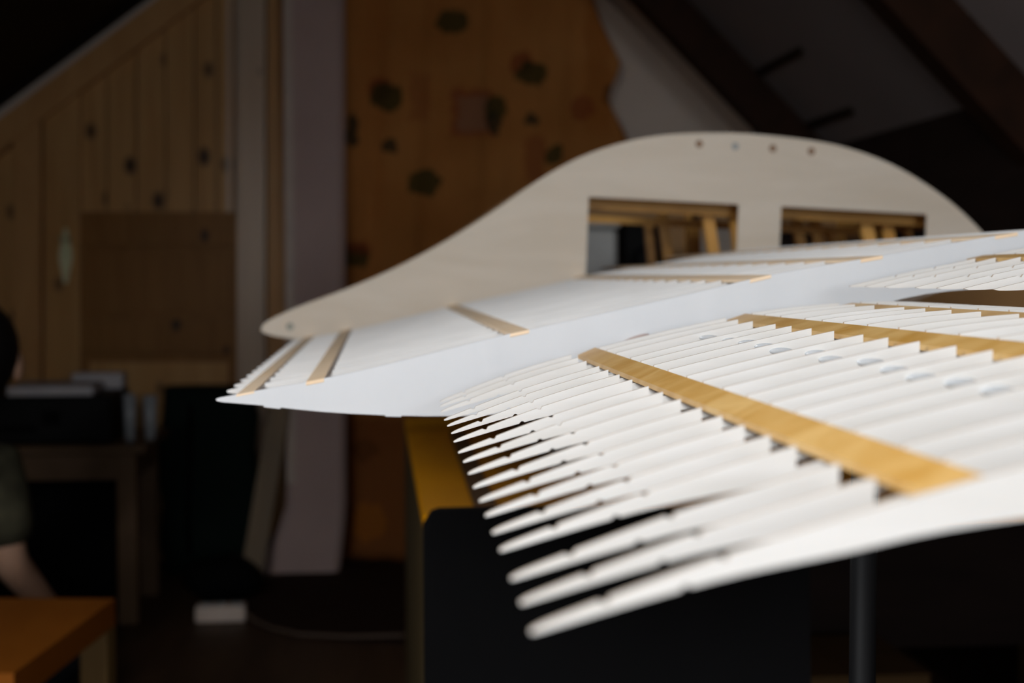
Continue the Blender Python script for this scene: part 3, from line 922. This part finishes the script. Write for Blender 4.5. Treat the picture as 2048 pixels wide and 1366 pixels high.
# ------------------------------------------------------------------ orange side table, lower left
ot = thing('side_table', P(60, 1300, 2.45), 'square orange side table with thick top in the lower left corner', 'table')
ot.location.z = 0; WORLD[ot].z = 0
oz = 0.45
def floorpt(px, py, z):
    d = RGT*((px-1024)/FPX) + UPV*((683-py)/FPX) + FWD
    return EYE + d*((z-EYE.z)/d.z)
q1 = floorpt(230, 1197, oz)          # far right corner
q2 = floorpt(42, 1336, oz)           # near right corner
e1 = (q2-q1); ln = e1.length
e1.normalize()
e2 = Vector((e1.y, -e1.x, 0))
if e2.x > 0: e2 = -e2
ln = max(ln, 0.50)
sz = 0.55
def tq(name, u0, u1, v0, v1, z0, z1, mat):
    pts = [q1 + e1*u + e2*v for u, v in ((u0, v0), (u1, v0), (u1, v1), (u0, v1))]
    pts = [Vector((p.x, p.y, z0)) for p in pts]
    return extr(name, pts, (0, 0, z1-z0), mat, ot)
tq('table_top', 0, ln, 0, sz, oz-0.05, oz, TABLEO)
for u_, v_ in ((0, 0), (ln-0.05, 0), (0, sz-0.05), (ln-0.05, sz-0.05)):
    tq('leg', u_, u_+0.05, v_, v_+0.05, 0, oz-0.05, LEAN)

# ------------------------------------------------------------------ seated person at the left edge
YH = 3.05
def pp(px, py, dy=0.0): return P(px, py, YH+dy)
per = thing('person', (-0.98, 3.1, 0), 'person in an olive patterned shirt sitting on the floor behind the orange table, back turned', 'person')
def skin_mesh(name, nodes, edges_, mat, parent, rootname, sub=2):
    me = bpy.data.meshes.new(name)
    names = list(nodes)
    c = WORLD[parent]
    me.from_pydata([Vector(nodes[n][0])-c for n in names], [(names.index(a), names.index(b3)) for a, b3 in edges_], [])
    me.materials.append(mat)
    o = bpy.data.objects.new(name, me)
    place(o, parent, c)
    md = o.modifiers.new('skin', 'SKIN')
    md.use_smooth_shade = True
    for i, nme in enumerate(names):
        r = nodes[nme][1]
        me.skin_vertices[0].data[i].radius = r if isinstance(r, tuple) else (r, r)
        me.skin_vertices[0].data[i].use_root = (nme == rootname)
    sb = o.modifiers.new('subdivision', 'SUBSURF'); sb.levels = sub; sb.render_levels = sub
    return o
SH = (-0.80, 3.05, 0.655)    # right shoulder (towards +X)
N = {
 'pelvis': ((-0.98, 3.05, 0.17), (0.13, 0.10)), 'waist': ((-0.98, 3.06, 0.33), (0.12, 0.085)), 'chest': ((-0.98, 3.07, 0.53), (0.14, 0.095)),
 'collar': ((-0.975, 3.06, 0.66), (0.085, 0.07)), 'neck': ((-0.945, 3.07, 0.745), 0.05), 'jaw': ((-0.895, 3.09, 0.81), (0.062, 0.07)), 'head': ((-0.868, 3.08, 0.89), (0.074, 0.085)), 'crown': ((-0.863, 3.07, 0.955), (0.055, 0.06)),
 'sh_r': (SH, 0.055), 'el_r': ((-0.775, 3.05, 0.455), 0.040), 'fa_r': ((-0.762, 3.13, 0.395), 0.036), 'wr_r': ((-0.735, 3.24, 0.31), 0.026), 'pa_r': ((-0.725, 3.29, 0.275), (0.036, 0.018)),
 'sh_l': ((-1.16, 3.05, 0.655), 0.055), 'el_l': ((-1.20, 3.08, 0.42), 0.040), 'fa_l': ((-1.20, 3.18, 0.36), 0.036), 'wr_l': ((-1.18, 3.28, 0.30), 0.026), 'pa_l': ((-1.17, 3.33, 0.27), (0.036, 0.018)),
 'hip_r': ((-0.88, 3.10, 0.15), 0.085), 'kn_r': ((-0.70, 3.42, 0.20), 0.058), 'an_r': ((-0.98, 3.50, 0.06), 0.036), 'to_r': ((-1.10, 3.52, 0.045), 0.03),
 'hip_l': ((-1.08, 3.10, 0.15), 0.085), 'kn_l': ((-1.26, 3.42, 0.20), 0.058), 'an_l': ((-0.98, 3.40, 0.075), 0.036), 'to_l': ((-0.86, 3.42, 0.06), 0.03),
}
EDG = [('pelvis','waist'),('waist','chest'),('chest','collar'),('collar','neck'),('neck','jaw'),('jaw','head'),('head','crown'),
       ('collar','sh_r'),('sh_r','el_r'),('el_r','fa_r'),('fa_r','wr_r'),('wr_r','pa_r'),('collar','sh_l'),('sh_l','el_l'),('el_l','fa_l'),('fa_l','wr_l'),('wr_l','pa_l'),
       ('pelvis','hip_r'),('hip_r','kn_r'),('kn_r','an_r'),('an_r','to_r'),('pelvis','hip_l'),('hip_l','kn_l'),('kn_l','an_l'),('an_l','to_l')]
# fingers rooted in the palms
for sd in ('r', 'l'):
    pc = Vector(N['pa_'+sd][0]); sgn = 1 if sd == 'r' else -1
    for k in range(4):
        off = (k-1.5)*0.017
        ln_ = (0.026, 0.031, 0.029, 0.022)[k]
        a = pc + Vector((off, 0.012, 0.002)); m1 = a + Vector((off*0.1, ln_, -0.010)); m2 = m1 + Vector((0, ln_*0.7, -0.020))
        N[f'f{k}a{sd}'] = (a, 0.010); N[f'f{k}b{sd}'] = (m1, 0.0085); N[f'f{k}c{sd}'] = (m2, 0.0075)
        EDG += [('pa_'+sd, f'f{k}a{sd}'), (f'f{k}a{sd}', f'f{k}b{sd}'), (f'f{k}b{sd}', f'f{k}c{sd}')]
    a = pc + Vector((-sgn*0.034, -0.004, -0.004)); m1 = a + Vector((-sgn*0.016, 0.026, -0.012))
    N['tha'+sd] = (a, 0.011); N['thb'+sd] = (m1, 0.009)
    EDG += [('pa_'+sd, 'tha'+sd), ('tha'+sd, 'thb'+sd)]
skin_mesh('body', N, EDG, SKIN, per, 'pelvis', 2)
S = {'hem': ((-0.98, 3.05, 0.16), (0.165, 0.135)), 'waist': ((-0.98, 3.06, 0.33), (0.155, 0.115)), 'chest': ((-0.98, 3.07, 0.53), (0.175, 0.125)), 'collar': ((-0.975, 3.06, 0.655), (0.11, 0.095)), 'neck': ((-0.965, 3.065, 0.70), 0.066),
     'sh_r': ((-0.80, 3.05, 0.645), 0.074), 'up_r': ((-0.785, 3.05, 0.56), 0.068), 'el_r': ((-0.775, 3.05, 0.47), 0.060), 'sh_l': ((-1.16, 3.05, 0.645), 0.074), 'el_l': ((-1.20, 3.08, 0.45), 0.060)}
skin_mesh('shirt', S, [('hem','waist'),('waist','chest'),('chest','collar'),('collar','neck'),('collar','sh_r'),('sh_r','up_r'),('up_r','el_r'),('collar','sh_l'),('sh_l','el_l')], SHIRT, per, 'hem', 2)
T = {'p': ((-0.98, 3.05, 0.155), (0.15, 0.13)), 'hr': ((-0.88, 3.12, 0.15), 0.108), 'kr': ((-0.70, 3.42, 0.19), 0.078), 'ar': ((-0.93, 3.49, 0.075), 0.052),
     'hl': ((-1.08, 3.12, 0.15), 0.108), 'kl': ((-1.26, 3.42, 0.19), 0.078), 'al': ((-1.03, 3.41, 0.085), 0.052)}
skin_mesh('trousers', T, [('p','hr'),('hr','kr'),('kr','ar'),('p','hl'),('hl','kl'),('kl','al')], TROUS, per, 'p', 2)
hd = Vector((-0.858, 3.065, 0.895))
def hairw(p):
    if p.y > 0.03 and p.z < 0.03: p.y = 0.03 + (p.y-0.03)*0.2
    if p.z < -0.06: p = Vector((p.x*0.9, p.y, p.z*1.15))
    return p
blob('hair', hd, (0.108, 0.108, 0.115), HAIR, per, 20, 14, warp=hairw)
fc = Vector((-0.868, 3.17, 0.87))
blob('nose', fc + Vector((0, 0.008, -0.01)), (0.014, 0.02, 0.022), SKIN, per, 10, 8)
for s_ in (-1, 1):
    blob('eye', fc + Vector((s_*0.030, -0.012, 0.018)), (0.012, 0.008, 0.008), PAPER, per, 10, 8)
    blob('ear', hd + Vector((s_*0.100, 0.02, -0.035)), (0.012, 0.02, 0.032), SKIN, per, 10, 8)
blob('mouth', fc + Vector((0, -0.008, -0.045)), (0.024, 0.008, 0.006), plain('lips', (0.42, 0.16, 0.13), 0.5), per, 10, 8)
tag(lathe('floor_cushion', [(0.01, 0), (0.20, 0), (0.22, 0.025), (0.20, 0.05), (0.01, 0.055)], (-0.98, 3.06, 0.0005), GREENF, None, 24), 'flat dark cushion on the floor under the seated person', 'cushion')
